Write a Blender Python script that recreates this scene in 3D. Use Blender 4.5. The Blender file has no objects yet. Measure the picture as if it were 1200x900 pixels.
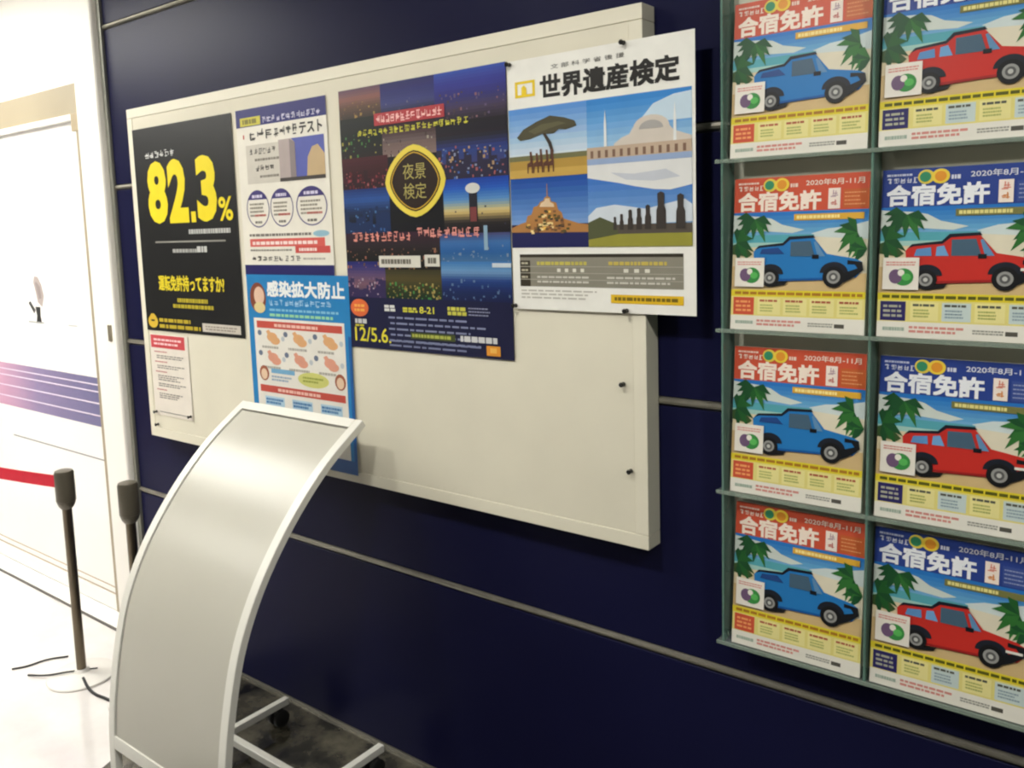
import bpy, bmesh, math, random
from mathutils import Vector, Matrix

# ------------------------------------------------------------------ camera, world, light, exposure
scene = bpy.context.scene
COL = scene.collection
cam_data = bpy.data.cameras.new('camera')
cam = bpy.data.objects.new('camera', cam_data)
COL.objects.link(cam)
scene.camera = cam
cam_data.sensor_fit = 'HORIZONTAL'
cam_data.sensor_width = 36.0
cam_data.lens = 1000.0 / 1200.0 * 36.0
cam_data.shift_x = (600.0 - 584.96) / 1200.0
cam_data.shift_y = -(450.0 - 376.67) / 1200.0
cam_data.clip_start = 0.05
YAW, PITCH, ROLL = 0.66709, -0.11221, 0.03237
Rm = Matrix.Rotation(YAW, 3, 'Z') @ Matrix.Rotation(PITCH, 3, 'X') @ Matrix.Rotation(ROLL, 3, 'Y')
right, fwd, up = Rm.col[0], Rm.col[1], Rm.col[2]
M3 = Matrix((right, up, -fwd)).transposed()
cam.matrix_world = Matrix.Translation((0.54788, -1.72111, 1.60769)) @ M3.to_4x4()

world = bpy.data.worlds.new('world')
scene.world = world
world.use_nodes = True
bg = world.node_tree.nodes['Background']
bg.inputs[0].default_value = (1.0, 0.95, 0.86, 1)
bg.inputs[1].default_value = 0.05

LAMP_NEAR = 195.0    # round downlights in front of the notice board
LAMP_HALL = 20.0     # large luminous panel of the entrance on the left, plus an added one
LAMP_COL = (1.0, 0.99, 0.925)
scene.view_settings.view_transform = 'Standard'
scene.view_settings.look = 'None'
scene.view_settings.exposure = -0.13
scene.view_settings.gamma = 1.0
scene.view_settings.use_curve_mapping = False
scene.cycles.filter_width = 2.2     # the photograph is a soft, low resolution one

# ------------------------------------------------------------------ helpers
def lin(c):
    out = []
    for v in c[:3]:
        v = v / 255.0
        out.append(v / 12.92 if v <= 0.04045 else ((v + 0.055) / 1.055) ** 2.4)
    return tuple(out)

MATS = {}
def mat(name, rgb, rough=0.5, metal=0.0, spec=0.5, vary=0.06, scale=8.0, bump=0.0, bscale=60.0, emit=None, alpha=1.0, coat=0.0):
    """principled surface, colour varied a little by a noise texture in object space"""
    if name in MATS:
        return MATS[name]
    m = bpy.data.materials.new(name)
    m.use_nodes = True
    nt = m.node_tree
    b = nt.nodes['Principled BSDF']
    c = lin(rgb)
    tc = nt.nodes.new('ShaderNodeTexCoord')
    nz = nt.nodes.new('ShaderNodeTexNoise')
    nz.inputs['Scale'].default_value = scale
    nz.inputs['Detail'].default_value = 3.0
    nt.links.new(tc.outputs['Object'], nz.inputs['Vector'])
    rp = nt.nodes.new('ShaderNodeValToRGB')
    rp.color_ramp.elements[0].position = 0.3
    rp.color_ramp.elements[1].position = 0.7
    rp.color_ramp.elements[0].color = tuple(v * (1 - vary) for v in c) + (1,)
    rp.color_ramp.elements[1].color = tuple(min(1, v * (1 + vary)) for v in c) + (1,)
    nt.links.new(nz.outputs['Fac'], rp.inputs['Fac'])
    nt.links.new(rp.outputs['Color'], b.inputs['Base Color'])
    b.inputs['Roughness'].default_value = rough
    b.inputs['Metallic'].default_value = metal
    b.inputs['Specular IOR Level'].default_value = spec
    b.inputs['Coat Weight'].default_value = coat
    b.inputs['Alpha'].default_value = alpha
    if bump > 0:
        n2 = nt.nodes.new('ShaderNodeTexNoise')
        n2.inputs['Scale'].default_value = bscale
        n2.inputs['Detail'].default_value = 4.0
        nt.links.new(tc.outputs['Object'], n2.inputs['Vector'])
        bp = nt.nodes.new('ShaderNodeBump')
        bp.inputs['Strength'].default_value = bump
        bp.inputs['Distance'].default_value = 0.002
        nt.links.new(n2.outputs['Fac'], bp.inputs['Height'])
        nt.links.new(bp.outputs['Normal'], b.inputs['Normal'])
    if emit:
        b.inputs['Emission Color'].default_value = emit[0] + (1,)
        b.inputs['Emission Strength'].default_value = emit[1]
    MATS[name] = m
    return m

def ink(rgb, rough=0.42):
    return mat('ink_%02x%02x%02x' % tuple(int(v) for v in rgb), rgb, rough, 0, 0.28, 0.03, 20)

def prop(o, label=None, cat=None, group=None, kind=None):
    if label: o['label'] = label
    if cat: o['category'] = cat
    if group: o['group'] = group
    if kind: o['kind'] = kind
    return o

def empty(name, loc, label=None, cat=None, group=None, kind=None):
    o = bpy.data.objects.new(name, None)
    o.empty_display_size = 0.05
    COL.objects.link(o)
    o.location = loc
    return prop(o, label, cat, group, kind)

def link(name, me, parent=None, loc=None):
    o = bpy.data.objects.new(name, me)
    COL.objects.link(o)
    if parent is not None:
        o.parent = parent
    if loc is not None:
        o.location = loc
    return o

class MB:
    """collects simple shapes into one mesh"""
    def __init__(self):
        self.v, self.f, self.mi, self.mats, self.sm = [], [], [], [], []
    def _m(self, m):
        if m not in self.mats:
            self.mats.append(m)
        return self.mats.index(m)
    def add(self, vs, fs, m, smooth=False):
        o = len(self.v)
        self.v += [tuple(p) for p in vs]
        k = self._m(m)
        for f in fs:
            self.f.append([i + o for i in f]); self.mi.append(k); self.sm.append(smooth)
        return self
    def box(self, a, b, m):
        (x0, y0, z0), (x1, y1, z1) = a, b
        vs = [(x0,y0,z0),(x1,y0,z0),(x1,y1,z0),(x0,y1,z0),(x0,y0,z1),(x1,y0,z1),(x1,y1,z1),(x0,y1,z1)]
        return self.add(vs, [(0,3,2,1),(4,5,6,7),(0,1,5,4),(1,2,6,5),(2,3,7,6),(3,0,4,7)], m)
    def lathe(self, prof, m, n=24, c=(0,0,0), axis='Z'):
        vs, fs = [], []
        for r, h in prof:
            for i in range(n):
                a = 2 * math.pi * i / n
                if axis == 'Z': vs.append((c[0]+r*math.cos(a), c[1]+r*math.sin(a), c[2]+h))
                elif axis == 'X': vs.append((c[0]+h, c[1]+r*math.cos(a), c[2]+r*math.sin(a)))
                else: vs.append((c[0]+r*math.cos(a), c[1]+h, c[2]+r*math.sin(a)))
        for j in range(len(prof)-1):
            for i in range(n):
                k = (i+1) % n
                q = (j*n+i, j*n+k, (j+1)*n+k, (j+1)*n+i)
                fs.append(q if axis != 'Y' else q[::-1])
        fs.append(tuple(range(n))[::-1]); fs.append(tuple((len(prof)-1)*n+i for i in range(n)))
        return self.add(vs, fs, m, True)
    def sweep(self, path, section, m, smooth=True):
        """path: list of (point, u, v) frames; section: closed list of (a,b)"""
        n = len(section); vs, fs = [], []
        for p, u, w in path:
            for a, b in section:
                vs.append(Vector(p) + Vector(u)*a + Vector(w)*b)
        for j in range(len(path)-1):
            for i in range(n):
                k = (i+1) % n
                fs.append((j*n+i, j*n+k, (j+1)*n+k, (j+1)*n+i))
        fs.append(tuple(range(n))[::-1]); fs.append(tuple((len(path)-1)*n+i for i in range(n)))
        return self.add(vs, fs, m, smooth)
    def mesh(self, name):
        me = bpy.data.meshes.new(name)
        me.from_pydata(self.v, [], self.f)
        for m in self.mats: me.materials.append(m)
        for p, k, s in zip(me.polygons, self.mi, self.sm):
            p.material_index = k; p.use_smooth = s
        me.update()
        return me
    def build(self, name, parent=None, loc=None, bevel=0.0, seg=2, fixn=True):
        me = self.mesh(name)
        if fixn:
            bm = bmesh.new(); bm.from_mesh(me)
            if bevel > 0:
                bmesh.ops.bevel(bm, geom=[e for e in bm.edges if e.calc_face_angle(0) > 0.5], offset=bevel, segments=seg, affect='EDGES', profile=0.5)
            bmesh.ops.recalc_face_normals(bm, faces=bm.faces[:])
            bm.to_mesh(me); bm.free()
        o = link(name, me, parent, loc)
        if any(self.sm):
            mod = o.modifiers.new('edges', 'EDGE_SPLIT'); mod.split_angle = math.radians(38)
        return o

def boxo(name, a, b, m, parent=None, bevel=0.0, seg=2):
    """box mesh whose origin is at its own base centre"""
    c = ((a[0]+b[0])/2, (a[1]+b[1])/2, a[2])
    mb = MB().box([a[i]-c[i] for i in range(3)], [b[i]-c[i] for i in range(3)], m)
    loc = Vector(c)
    q = parent
    while q is not None:
        loc = loc - q.location
        q = q.parent
    return mb.build(name, parent, loc, bevel, seg)

# ------------------------------------------------------------------ lettering (Blender's built-in font, turned into flat meshes)
TXT = {}
def glyphs(s, bold=0.0):
    key = (s, bold)
    if key not in TXT:
        c = bpy.data.curves.new('lettering', 'FONT')
        c.body = s; c.resolution_u = 3; c.offset = bold
        o = bpy.data.objects.new('lettering', c)
        COL.objects.link(o)
        dg = bpy.context.evaluated_depsgraph_get()
        me = bpy.data.meshes.new_from_object(o.evaluated_get(dg))
        vs = [(v.co.x, v.co.y) for v in me.vertices]
        fs = [tuple(p.vertices) for p in me.polygons]
        x0 = min(v[0] for v in vs); x1 = max(v[0] for v in vs)
        y0 = min(v[1] for v in vs); y1 = max(v[1] for v in vs)
        TXT[key] = ([((x-x0)/(x1-x0), (y-y0)/(y1-y0)) for x, y in vs], fs)
        bpy.data.objects.remove(o); bpy.data.curves.remove(c); bpy.data.meshes.remove(me)
    return TXT[key]

SMALL = ('lettering', 'caption', 'small_print', 'footer_print', 'title', 'info_panel', 'cover_header', 'price_panel', 'header', 'headline', 'timetable', 'emblem')
def part_object(p, me, root):
    name = p.split('#')[0]
    o = link(name, me, root)
    if any(k in name for k in SMALL) and len(me.polygons) > 12:
        o['kind'] = 'stuff'          # print too fine to pick apart in the photograph
    return o

STEP = 0.00035
class Sheet:
    """a printed sheet: local frame at its bottom centre, u to the right, v down (0..1), printing in thin layers towards -y"""
    def __init__(self, w, h, base=0.0):
        self.w, self.h, self.base = w, h, base
        self.parts = {}
        self.order = []
        self.tick = 0
    def P(self, u, v, L):
        return ((u-0.5)*self.w, -self.base - L*STEP - self.tick*1.2e-5, (1-v)*self.h)
    def mb(self, part):
        self.tick = (self.tick + 1) % 25
        if part not in self.parts:
            self.parts[part] = MB(); self.order.append(part)
        return self.parts[part]
    def poly(self, part, rgb, pts, L=1):
        m_ = self.mb(part); m_.add([self.P(u, v, L) for u, v in pts], [tuple(range(len(pts)))], ink(rgb))
    def rect(self, part, rgb, u0, v0, u1, v1, L=1):
        self.poly(part, rgb, [(u0,v1),(u1,v1),(u1,v0),(u0,v0)], L)
    def ell(self, part, rgb, u, v, ru, rv, L=1, n=20, a0=0, a1=360):
        full = a1 - a0 >= 360
        pts = [(u + ru*math.cos(math.radians(a0+(a1-a0)*i/n)), v - rv*math.sin(math.radians(a0+(a1-a0)*i/n))) for i in range(n if full else n+1)]
        self.poly(part, rgb, pts, L)
    def ring(self, part, rgb, outer, inner, L=1):
        n = len(outer); m_ = self.mb(part)
        m_.add([self.P(u, v, L) for u, v in outer+inner], [(i, (i+1)%n, n+(i+1)%n, n+i) for i in range(n)], ink(rgb))
    def heavy(self, part, rgb, s, u0, v0, u1, v1, L=2, d=0.004):
        """heavy headline: the thin glyphs laid over each other with small shifts"""
        e = d*self.w/self.h
        for du, dv in ((-d,-e),(d,-e),(-d,e),(d,e),(0,0)):
            self.text(part, rgb, s, u0+d+du, v0+e+dv, u1-d+du, v1-e+dv, L, 0.0)
    def grad(self, part, c0, c1, u0, v0, u1, v1, n=6, L=1):
        for i in range(n):
            t = (i+0.5)/n
            self.rect(part, tuple(int((c0[j]+(c1[j]-c0[j])*t)/4)*4 for j in range(3)), u0, v0+(v1-v0)*i/n, u1, v0+(v1-v0)*(i+1)/n, L)
    def text(self, part, rgb, s, u0, v0, u1, v1, L=2, bold=0.0):
        vs, fs = glyphs(s, bold); m_ = self.mb(part)
        m_.add([self.P(u0+(u1-u0)*x, v1+(v0-v1)*y, L) for x, y in vs], fs, ink(rgb))
    def lines(self, part, rgb, u0, v0, u1, v1, n=1, L=2, seed=0, fill=0.55, ragged=0.25, word=0.09):
        """rows of small print that cannot be read in the photograph"""
        rnd = random.Random(seed*7+n)
        rh = (v1-v0)/n
        for k in range(n):
            end = u1 - (u1-u0)*ragged*rnd.random() if k == n-1 or n > 2 else u1
            u = u0
            while u < end - 0.01:
                ww = min((u1-u0)*word*(0.5+rnd.random()), end-u)
                self.rect(part, rgb, u, v0+k*rh+rh*(1-fill)/2, u+ww, v0+k*rh+rh*(1+fill)/2, L)
                u += ww + (u1-u0)*word*0.22
    def blocks(self, part, rgb, u0, v0, u1, v1, n, L=2, seed=0):
        """a headline of n dense characters that cannot be read in the photograph: short crossed strokes"""
        rnd = random.Random(seed)
        cw = (u1-u0)/n
        for k in range(n):
            a = u0+k*cw+cw*0.06; ww = cw*0.86; hh = v1-v0
            for q in range(rnd.choice((3, 4))):
                r = rnd.uniform(0.0, 0.88); x = rnd.uniform(0, 0.3); l_ = rnd.uniform(0.45, 1.0-x)
                self.rect(part, rgb, a+ww*x, v0+hh*r, a+ww*(x+l_), v0+hh*(r+0.11), L)
            for q in range(rnd.choice((2, 3))):
                c = rnd.uniform(0.0, 0.88); x = rnd.uniform(0, 0.35); l_ = rnd.uniform(0.4, 1.0-x)
                self.rect(part, rgb, a+ww*c, v0+hh*x, a+ww*(c+0.11), v0+hh*(x+l_), L)
    def build(self, root, paper='paper', thick=0.0004, rgb=(236,232,222), shared=None):
        boxm = MB().box((-self.w/2, -self.base, 0), (self.w/2, -self.base+thick, self.h), ink(rgb))
        boxm.build(paper, root)
        for p in self.order:
            part_object(p, self.parts[p].mesh(p.split('#')[0]), root)

# ------------------------------------------------------------------ materials of the setting
navy = mat('navy_panel', (23,24,56), 0.36, 0, 0.065, 0.10, 1.5, 0.03, 30)
metal = mat('brushed_metal', (158,153,140), 0.34, 0.6, 0.5, 0.10, 30)
white_wall = mat('white_paint', (246,243,236), 0.55, 0, 0.4, 0.02, 2)
white_gloss = mat('white_door_film', (248,246,242), 0.35, 0, 0.5, 0.02, 2)
beige = mat('beige_trim', (162,150,126), 0.5, 0, 0.4, 0.04, 3)
dark_slot = mat('dark_slot', (96,84,62), 0.5)
grey_edge = mat('grey_edge', (150,150,140), 0.4, 0.6)

def floor_mat(name, c0, c1, rough, scale):
    m = bpy.data.materials.new(name); m.use_nodes = True
    nt = m.node_tree; b = nt.nodes['Principled BSDF']
    tc = nt.nodes.new('ShaderNodeTexCoord')
    n1 = nt.nodes.new('ShaderNodeTexNoise'); n1.inputs['Scale'].default_value = scale; n1.inputs['Detail'].default_value = 8; n1.inputs['Roughness'].default_value = 0.65
    nt.links.new(tc.outputs['Object'], n1.inputs['Vector'])
    rp = nt.nodes.new('ShaderNodeValToRGB')
    rp.color_ramp.elements[0].position = 0.35; rp.color_ramp.elements[1].position = 0.72
    rp.color_ramp.elements[0].color = lin(c0)+(1,); rp.color_ramp.elements[1].color = lin(c1)+(1,)
    nt.links.new(n1.outputs['Fac'], rp.inputs['Fac']); nt.links.new(rp.outputs['Color'], b.inputs['Base Color'])
    b.inputs['Roughness'].default_value = rough
    b.inputs['Specular IOR Level'].default_value = 0.9
    bp = nt.nodes.new('ShaderNodeBump'); bp.inputs['Strength'].default_value = 0.03; bp.inputs['Distance'].default_value = 0.004
    nt.links.new(n1.outputs['Fac'], bp.inputs['Height']); nt.links.new(bp.outputs['Normal'], b.inputs['Normal'])
    return m
pale_floor = floor_mat('pale_polished_floor', (224,218,215), (242,238,236), 0.07, 2.5)
black_stone = floor_mat('dark_polished_stone', (12,12,10), (104,99,84), 0.10, 8)

# ------------------------------------------------------------------ the setting
WX0, WX1, WH = -2.672, 1.6, 2.75
fl = MB()
fl.add([(-6,-4,0),(-0.6,-4,0),(-1.96,-0.555,0),(-2.20,0.0,0),(-2.20,0.3,0),(-6,0.3,0)], [(0,1,2,3,4,5)], pale_floor)
floor = fl.build('floor'); prop(floor, 'pale polished hall floor', None, None, 'structure')
g = MB().add([(-0.6,-4,0),(3,-4,0),(3,0.02,0),(-2.20,0.02,0),(-2.20,0.0,0),(-1.96,-0.555,0)], [(0,1,2,3,4,5)], black_stone).build('dark_stone_field', floor)
ce = MB().box((-6,-4,WH),(3,0.3,WH+0.1), white_wall).build('ceiling'); prop(ce, 'white ceiling above the hall', None, None, 'structure')

wall = boxo('wall_back', (WX0, 0.006, 0), (WX1, 0.12, WH), mat('wall_core', (60,60,70), 0.6))
prop(wall, 'navy blue panelled wall with thin metal joint strips', None, None, 'structure')
zs = [0.0, 0.6, 1.2, 1.8, 2.4, WH]
for i in range(5):
    z0 = zs[i] + (0.011 if i == 0 else 0.0105); z1 = zs[i+1] - 0.012
    boxo('wall_panel', (WX0, 0.0, z0), (WX1, 0.006, z1), navy, wall, 0.0015, 1)
for z in zs[1:5]:
    s = MB()
    s.sweep([((x,0,0),(0,1,0),(0,0,1)) for x in (-(WX1-WX0)/2,(WX1-WX0)/2)],
            [(-0.005,-0.005),(-0.007,0.0),(-0.006,0.006),(0.004,0.0100),(0.004,-0.0078)], metal, False)
    s.build('joint_strip', wall, Vector(((WX0+WX1)/2, 0.002, z)) - wall.location)
bb = boxo('baseboard_back', (WX0, -0.004, 0.0), (WX1, 0.006, 0.010), mat('base_metal', (150,146,134), 0.4, 0.7)); prop(bb, 'thin grey metal skirting below the navy wall', None, None, 'structure')

# entrance on the left: sliding door, lintel, white wall above, jamb post
DX0 = -4.9
wl = boxo('wall_left', (DX0, 0.0, 2.225), (-2.712, 0.12, WH), white_wall); prop(wl, 'bright white wall above the sliding door', None, None, 'structure')
tr = boxo('trim_1', (DX0, -0.012, 2.105), (-2.80, 0.12, 2.225), beige, None, 0.003); prop(tr, 'beige lintel over the white sliding door', None, None, 'structure')
boxo('rail_track', (DX0, -0.02, 2.083), (-2.86, 0.06, 2.105), white_gloss, tr)
boxo('head_bracket', (-2.935, -0.026, 2.035), (-2.80, -0.013, 2.105), mat('bracket_brown', (168,152,124), 0.5, 0.3), tr, 0.002)
jp = boxo('trim_2', (-2.868, -0.035, 0), (-2.695, 0.12, WH), white_wall, None, 0.012, 3); prop(jp, 'white round-edged jamb post beside the navy wall', None, None, 'structure')
boxo('edge_strip', (-2.695, -0.012, 0), (-2.672, 0.1, WH), grey_edge, jp, 0.003)
boxo('strike_plate', (-2.755, -0.039, 1.20), (-2.728, -0.034, 1.265), mat('plate_grey', (170,160,140), 0.4, 0.6), jp, 0.001)
door = empty('door_1', (-3.9, 0.0, 0.0), 'white sliding door with a purple striped band', None, None, 'structure')
boxo('door_panel', (DX0, 0.004, 0.118), (-2.945, 0.04, 2.083), white_gloss, door)
boxo('bottom_rail', (DX0, 0.0, 0.012), (-2.945, 0.044, 0.078), white_gloss, door, 0.002)
boxo('rail_groove', (DX0, 0.008, 0.078), (-2.945, 0.036, 0.118), mat('groove_shade_tan', (206,188,166), 0.6), door)  # tan colour stands in for the shadow lines above the bottom rail
boxo('rail_bead', (DX0, 0.003, 0.090), (-2.945, 0.037, 0.108), white_gloss, door)
st = boxo('door_stile', (-2.945, -0.004, 0.012), (-2.872, 0.044, 2.083), beige, door, 0.003)
boxo('pull_slot', (-2.905, -0.0075, 0.685), (-2.883, -0.0035, 0.845), dark_slot, st, 0.001)
boxo('pull_slot', (-2.905, -0.0075, 1.005), (-2.888, -0.0035, 1.085), dark_slot, st, 0.001)
sill = boxo('threshold', (DX0, -0.082, 0.0), (-2.70, 0.0, 0.010), white_gloss, door)
boxo('sill_edge', (DX0, -0.089, 0.0), (-2.70, -0.082, 0.008), mat('sill_dark', (96,92,88), 0.5), door)

# printed band, line and small picture on the door film
def door_rect(part_mb, m, x0, x1, z0, z1, y=0.0036):
    part_mb.add([(x0+3.9,y,z0),(x1+3.9,y,z0),(x1+3.9,y,z1),(x0+3.9,y,z1)], [(0,1,2,3)], m)
def band_material():
    m = bpy.data.materials.new('purple_band'); m.use_nodes = True
    nt = m.node_tree; b = nt.nodes['Principled BSDF']
    tc = nt.nodes.new('ShaderNodeTexCoord'); sx = nt.nodes.new('ShaderNodeSeparateXYZ')
    nt.links.new(tc.outputs['Object'], sx.inputs[0])
    mr = nt.nodes.new('ShaderNodeMapRange'); mr.inputs[1].default_value = -0.5; mr.inputs[2].default_value = 0.95
    nt.links.new(sx.outputs['X'], mr.inputs[0])
    rp = nt.nodes.new('ShaderNodeValToRGB')
    rp.color_ramp.elements[0].color = lin((222,176,196))+(1,); rp.color_ramp.elements[1].color = lin((116,114,152))+(1,)
    e = rp.color_ramp.elements.new(0.35); e.color = lin((206,160,186))+(1,)
    e = rp.color_ramp.elements.new(0.6); e.color = lin((150,136,172))+(1,)
    nt.links.new(mr.outputs[0], rp.inputs['Fac']); nt.links.new(rp.outputs['Color'], b.inputs['Base Color'])
    b.inputs['Roughness'].default_value = 0.35
    return m
mb = MB(); door_rect(mb, band_material(), DX0, -2.946, 0.818, 1.028); band = mb.build('purple_band', door, None, 0, 2, False)
mb = MB()
for z in (0.862, 0.915, 0.965, 0.995):
    door_rect(mb, ink((226,214,230)), DX0, -2.946, z, z+0.006, 0.0030)
mb.build('band_lines', band, None, 0, 2, False)
mb = MB(); door_rect(mb, ink((150,150,150)), -3.83, -2.946, 0.671, 0.677); mb.build('printed_line', door, None, 0, 2, False)
mb = MB()
def dpoly(rgb, pts, y=0.0034):
    mb.add([(x+3.9, y, z) for x, z in pts], [tuple(range(len(pts)))], ink(rgb))
dpoly((176,164,160), [(-3.44,1.33),(-3.40,1.31),(-3.375,1.36),(-3.39,1.41),(-3.42,1.445),(-3.455,1.448),(-3.47,1.42),(-3.455,1.38)])
dpoly((150,138,136), [(-3.425,1.345),(-3.40,1.35),(-3.405,1.40),(-3.44,1.425),(-3.452,1.415)], 0.0028)
dpoly((70,70,68), [(-3.535,1.325),(-3.515,1.335),(-3.47,1.295),(-3.485,1.278)])
dpoly((60,60,58), [(-3.472,1.235),(-3.418,1.235),(-3.425,1.27),(-3.42,1.31),(-3.47,1.31),(-3.46,1.27)])
dpoly((168,168,166), [(-3.55,1.236),(-3.395,1.236),(-3.395,1.242),(-3.55,1.242)], 0.0030)
dpoly((200,200,198), [(-3.17,1.236),(-3.09,1.236),(-3.09,1.242),(-3.17,1.242)])
mb.build('printed_picture', door, None, 0, 2, False)

# ------------------------------------------------------------------ ceiling lamps (out of frame, they light the place)
def ceiling_light(x, y, lx, ly, strength, label, key):
    r = empty('ceiling_light', (x, y, WH-0.035), label, 'light', 'ceiling light panels')
    mb = MB()
    t = 0.03
    for a, b in (((-lx/2-t,-ly/2-t),(lx/2+t,-ly/2)), ((-lx/2-t,ly/2),(lx/2+t,ly/2+t)), ((-lx/2-t,-ly/2),(-lx/2,ly/2)), ((lx/2,-ly/2),(lx/2+t,ly/2))):
        mb.box((a[0],a[1],0),(b[0],b[1],0.035), white_wall)
    mb.build('frame', r)
    e = mat('lamp_diffuser_'+key, (250,246,235), 0.5, 0, 0.5, 0.0, 4, emit=(LAMP_COL, strength))
    MB().box((-lx/2,-ly/2,0.008),(lx/2,ly/2,0.03), e).build('diffuser', r)
ceiling_light(-4.0, -1.0, 2.0, 0.7, LAMP_HALL, 'bright ceiling panel before the white door', 'hall')
ceiling_light(-4.9, -2.9, 2.2, 1.0, LAMP_HALL*0.55, 'added large ceiling panel brightening the lower part of the white door', 'out')  # added lamp, out of view, to brighten the lower door and floor
def downlight(x, y, strength, label, key):
    r = empty('downlight', (x, y, WH-0.02), label, 'light', 'round ceiling downlights')
    MB().lathe([(0.125,0.02),(0.125,0.006),(0.118,0.0),(0.102,0.004),(0.100,0.02)], white_wall, 32).build('trim_ring', r)
    e = mat('downlight_lens_'+key, (250,246,235), 0.5, 0, 0.5, 0.0, 4, emit=(LAMP_COL, strength))
    MB().lathe([(0.098,0.006),(0.098,-0.002)], e, 32).build('lens', r)
downlight(-2.75, -1.55, LAMP_NEAR*0.15, 'round downlight nearest the white door', 'c')
downlight(-1.65, -1.55, LAMP_NEAR*0.8, 'round downlight over the curved stand', 'a')
downlight(-0.45, -1.55, LAMP_NEAR*1.5, 'round downlight over the right end of the notice board', 'd')
downlight(1.25, -1.35, LAMP_NEAR*1.55, 'round downlight over the brochure rack', 'b')

# ------------------------------------------------------------------ notice board
BY = -0.057                      # front plane of the board
BX0, BX1, BZ0, BZ1 = -2.452, -0.352, 0.863, 2.066
board_face = mat('board_face', (226,220,200), 0.6, 0, 0.3, 0.03, 5, 0.25, 500)
board_frame = mat('board_frame', (230,224,204), 0.45, 0, 0.4, 0.02, 5)
board = empty('notice_board', ((BX0+BX1)/2, 0.0, BZ0), 'long cream pin board in a cream frame on the navy wall', 'notice board')
FW = 0.034
boxo('board_panel', (BX0+FW, BY+0.002, BZ0+FW), (BX1-FW, -0.002, BZ1-FW), board_face, board)
boxo('frame_rail', (BX0, BY, BZ1-FW+0.0008), (BX1, -0.001, BZ1), board_frame, board, 0.0015)
boxo('frame_rail', (BX0, BY, BZ0), (BX1, -0.001, BZ0+FW-0.0008), board_frame, board, 0.0015)
boxo('frame_stile', (BX0, BY, BZ0+FW), (BX0+FW-0.0008, -0.001, BZ1-FW), board_frame, board, 0.0015)
boxo('frame_stile', (BX1-FW+0.0008, BY, BZ0+FW), (BX1, -0.001, BZ1-FW), board_frame, board, 0.0015)

def sheet_root(name, x0, x1, z0, z1, y, label, cat):
    r = empty(name, ((x0+x1)/2, y, z0), label, cat)
    return r, Sheet(x1-x0, z1-z0)

YEL, WHT, BLK = (240,218,40), (240,238,230), (30,30,32)

# ---- black poster 82.3%
r, s = sheet_root('poster', -2.420, -1.820, 1.266, 1.990, BY-0.0012, 'black poster reading 82.3% in big yellow digits on the notice board', 'poster')
s.blocks('small_lettering', (220,220,216), 0.12, 0.115, 0.44, 0.15, 6, 2, 3)
s.text('percent_lettering', YEL, '8', 0.125, 0.165, 0.335, 0.468, 2, 0.045)
s.text('percent_lettering', YEL, '2', 0.345, 0.165, 0.545, 0.468, 2, 0.045)
s.rect('percent_lettering', YEL, 0.567, 0.418, 0.612, 0.468, 2)
s.text('percent_lettering', YEL, '3', 0.635, 0.165, 0.825, 0.468, 2, 0.045)
s.text('percent_lettering', YEL, '%', 0.835, 0.36, 0.965, 0.468, 2, 0.02)
s.lines('small_lettering', (190,190,186), 0.53, 0.498, 0.93, 0.525, 1, 2, 4, 0.8, 0, 0.05)
s.rect('rule_line', (150,148,140), 0.17, 0.553, 0.88, 0.561, 2)
s.lines('small_lettering', (170,170,166), 0.35, 0.59, 0.60, 0.612, 1, 2, 5, 0.8, 0, 0.08)
s.lines('small_lettering', (200,200,196), 0.60, 0.575, 0.70, 0.615, 1, 2, 6, 0.7, 0, 0.3)
s.heavy('question_lettering', (228,208,50), '運転免許持ってますか?', 0.17, 0.720, 0.84, 0.797, 2, 0.0025)
s.lines('question_lettering', (186,170,50), 0.36, 0.83, 0.68, 0.852, 1, 2, 7, 0.9, 0, 0.06)
s.lines('question_lettering', (186,170,50), 0.31, 0.86, 0.73, 0.88, 1, 2, 8, 0.9, 0, 0.06)
s.ell('yellow_badge', (214,180,60), 0.075, 0.955, 0.055, 0.032, 2)
s.poly('yellow_badge', (214,180,60), [(0.04,0.93),(0.06,0.915),(0.09,0.915),(0.115,0.93)], 2)
s.rect('yellow_badge', BLK, 0.055, 0.945, 0.095, 0.953, 3)
s.lines('contact_lettering', (190,168,50), 0.145, 0.935, 0.48, 0.955, 1, 2, 9, 0.9, 0, 0.12)
s.lines('contact_lettering', (190,168,50), 0.145, 0.965, 0.58, 0.985, 1, 2, 10, 0.9, 0, 0.12)
s.rect('white_label', (206,198,186), 0.60, 0.945, 0.965, 0.985, 2)
s.lines('white_label', (150,140,130), 0.63, 0.953, 0.94, 0.978, 2, 3, 11)
s.build(r, 'paper', 0.0004, (28,28,28))

# ---- language test poster
r, s = sheet_root('poster', -1.795, -1.366, 1.472, 1.992, BY-0.0012, 'white test poster with navy header, building photo and three circles', 'poster')
NV = (44,44,110)
s.rect('header_band', NV, 0, 0, 1, 0.105, 1)
s.rect('header_band', (206,196,70), 0.05, 0.05, 0.29, 0.10, 2)
s.lines('header_band', (130,122,50), 0.08, 0.06, 0.26, 0.09, 1, 3, 2, 0.9, 0, 0.2)
s.blocks('header_band', (206,202,226), 0.31, 0.058, 0.95, 0.096, 12, 2, 4)
s.blocks('headline', (70,66,60), 0.15, 0.125, 0.42, 0.19, 3, 2, 21)
s.rect('headline', (190,80,70), 0.075, 0.15, 0.09, 0.175, 2)
s.blocks('headline', (64,62,58), 0.43, 0.122, 0.70, 0.188, 4, 2, 22)
s.text('headline', (60,58,54), 'テスト', 0.715, 0.122, 0.955, 0.19, 2, 0.03)
s.rect('grey_panel', (208,202,190), 0.10, 0.215, 0.48, 0.445, 1)
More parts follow.
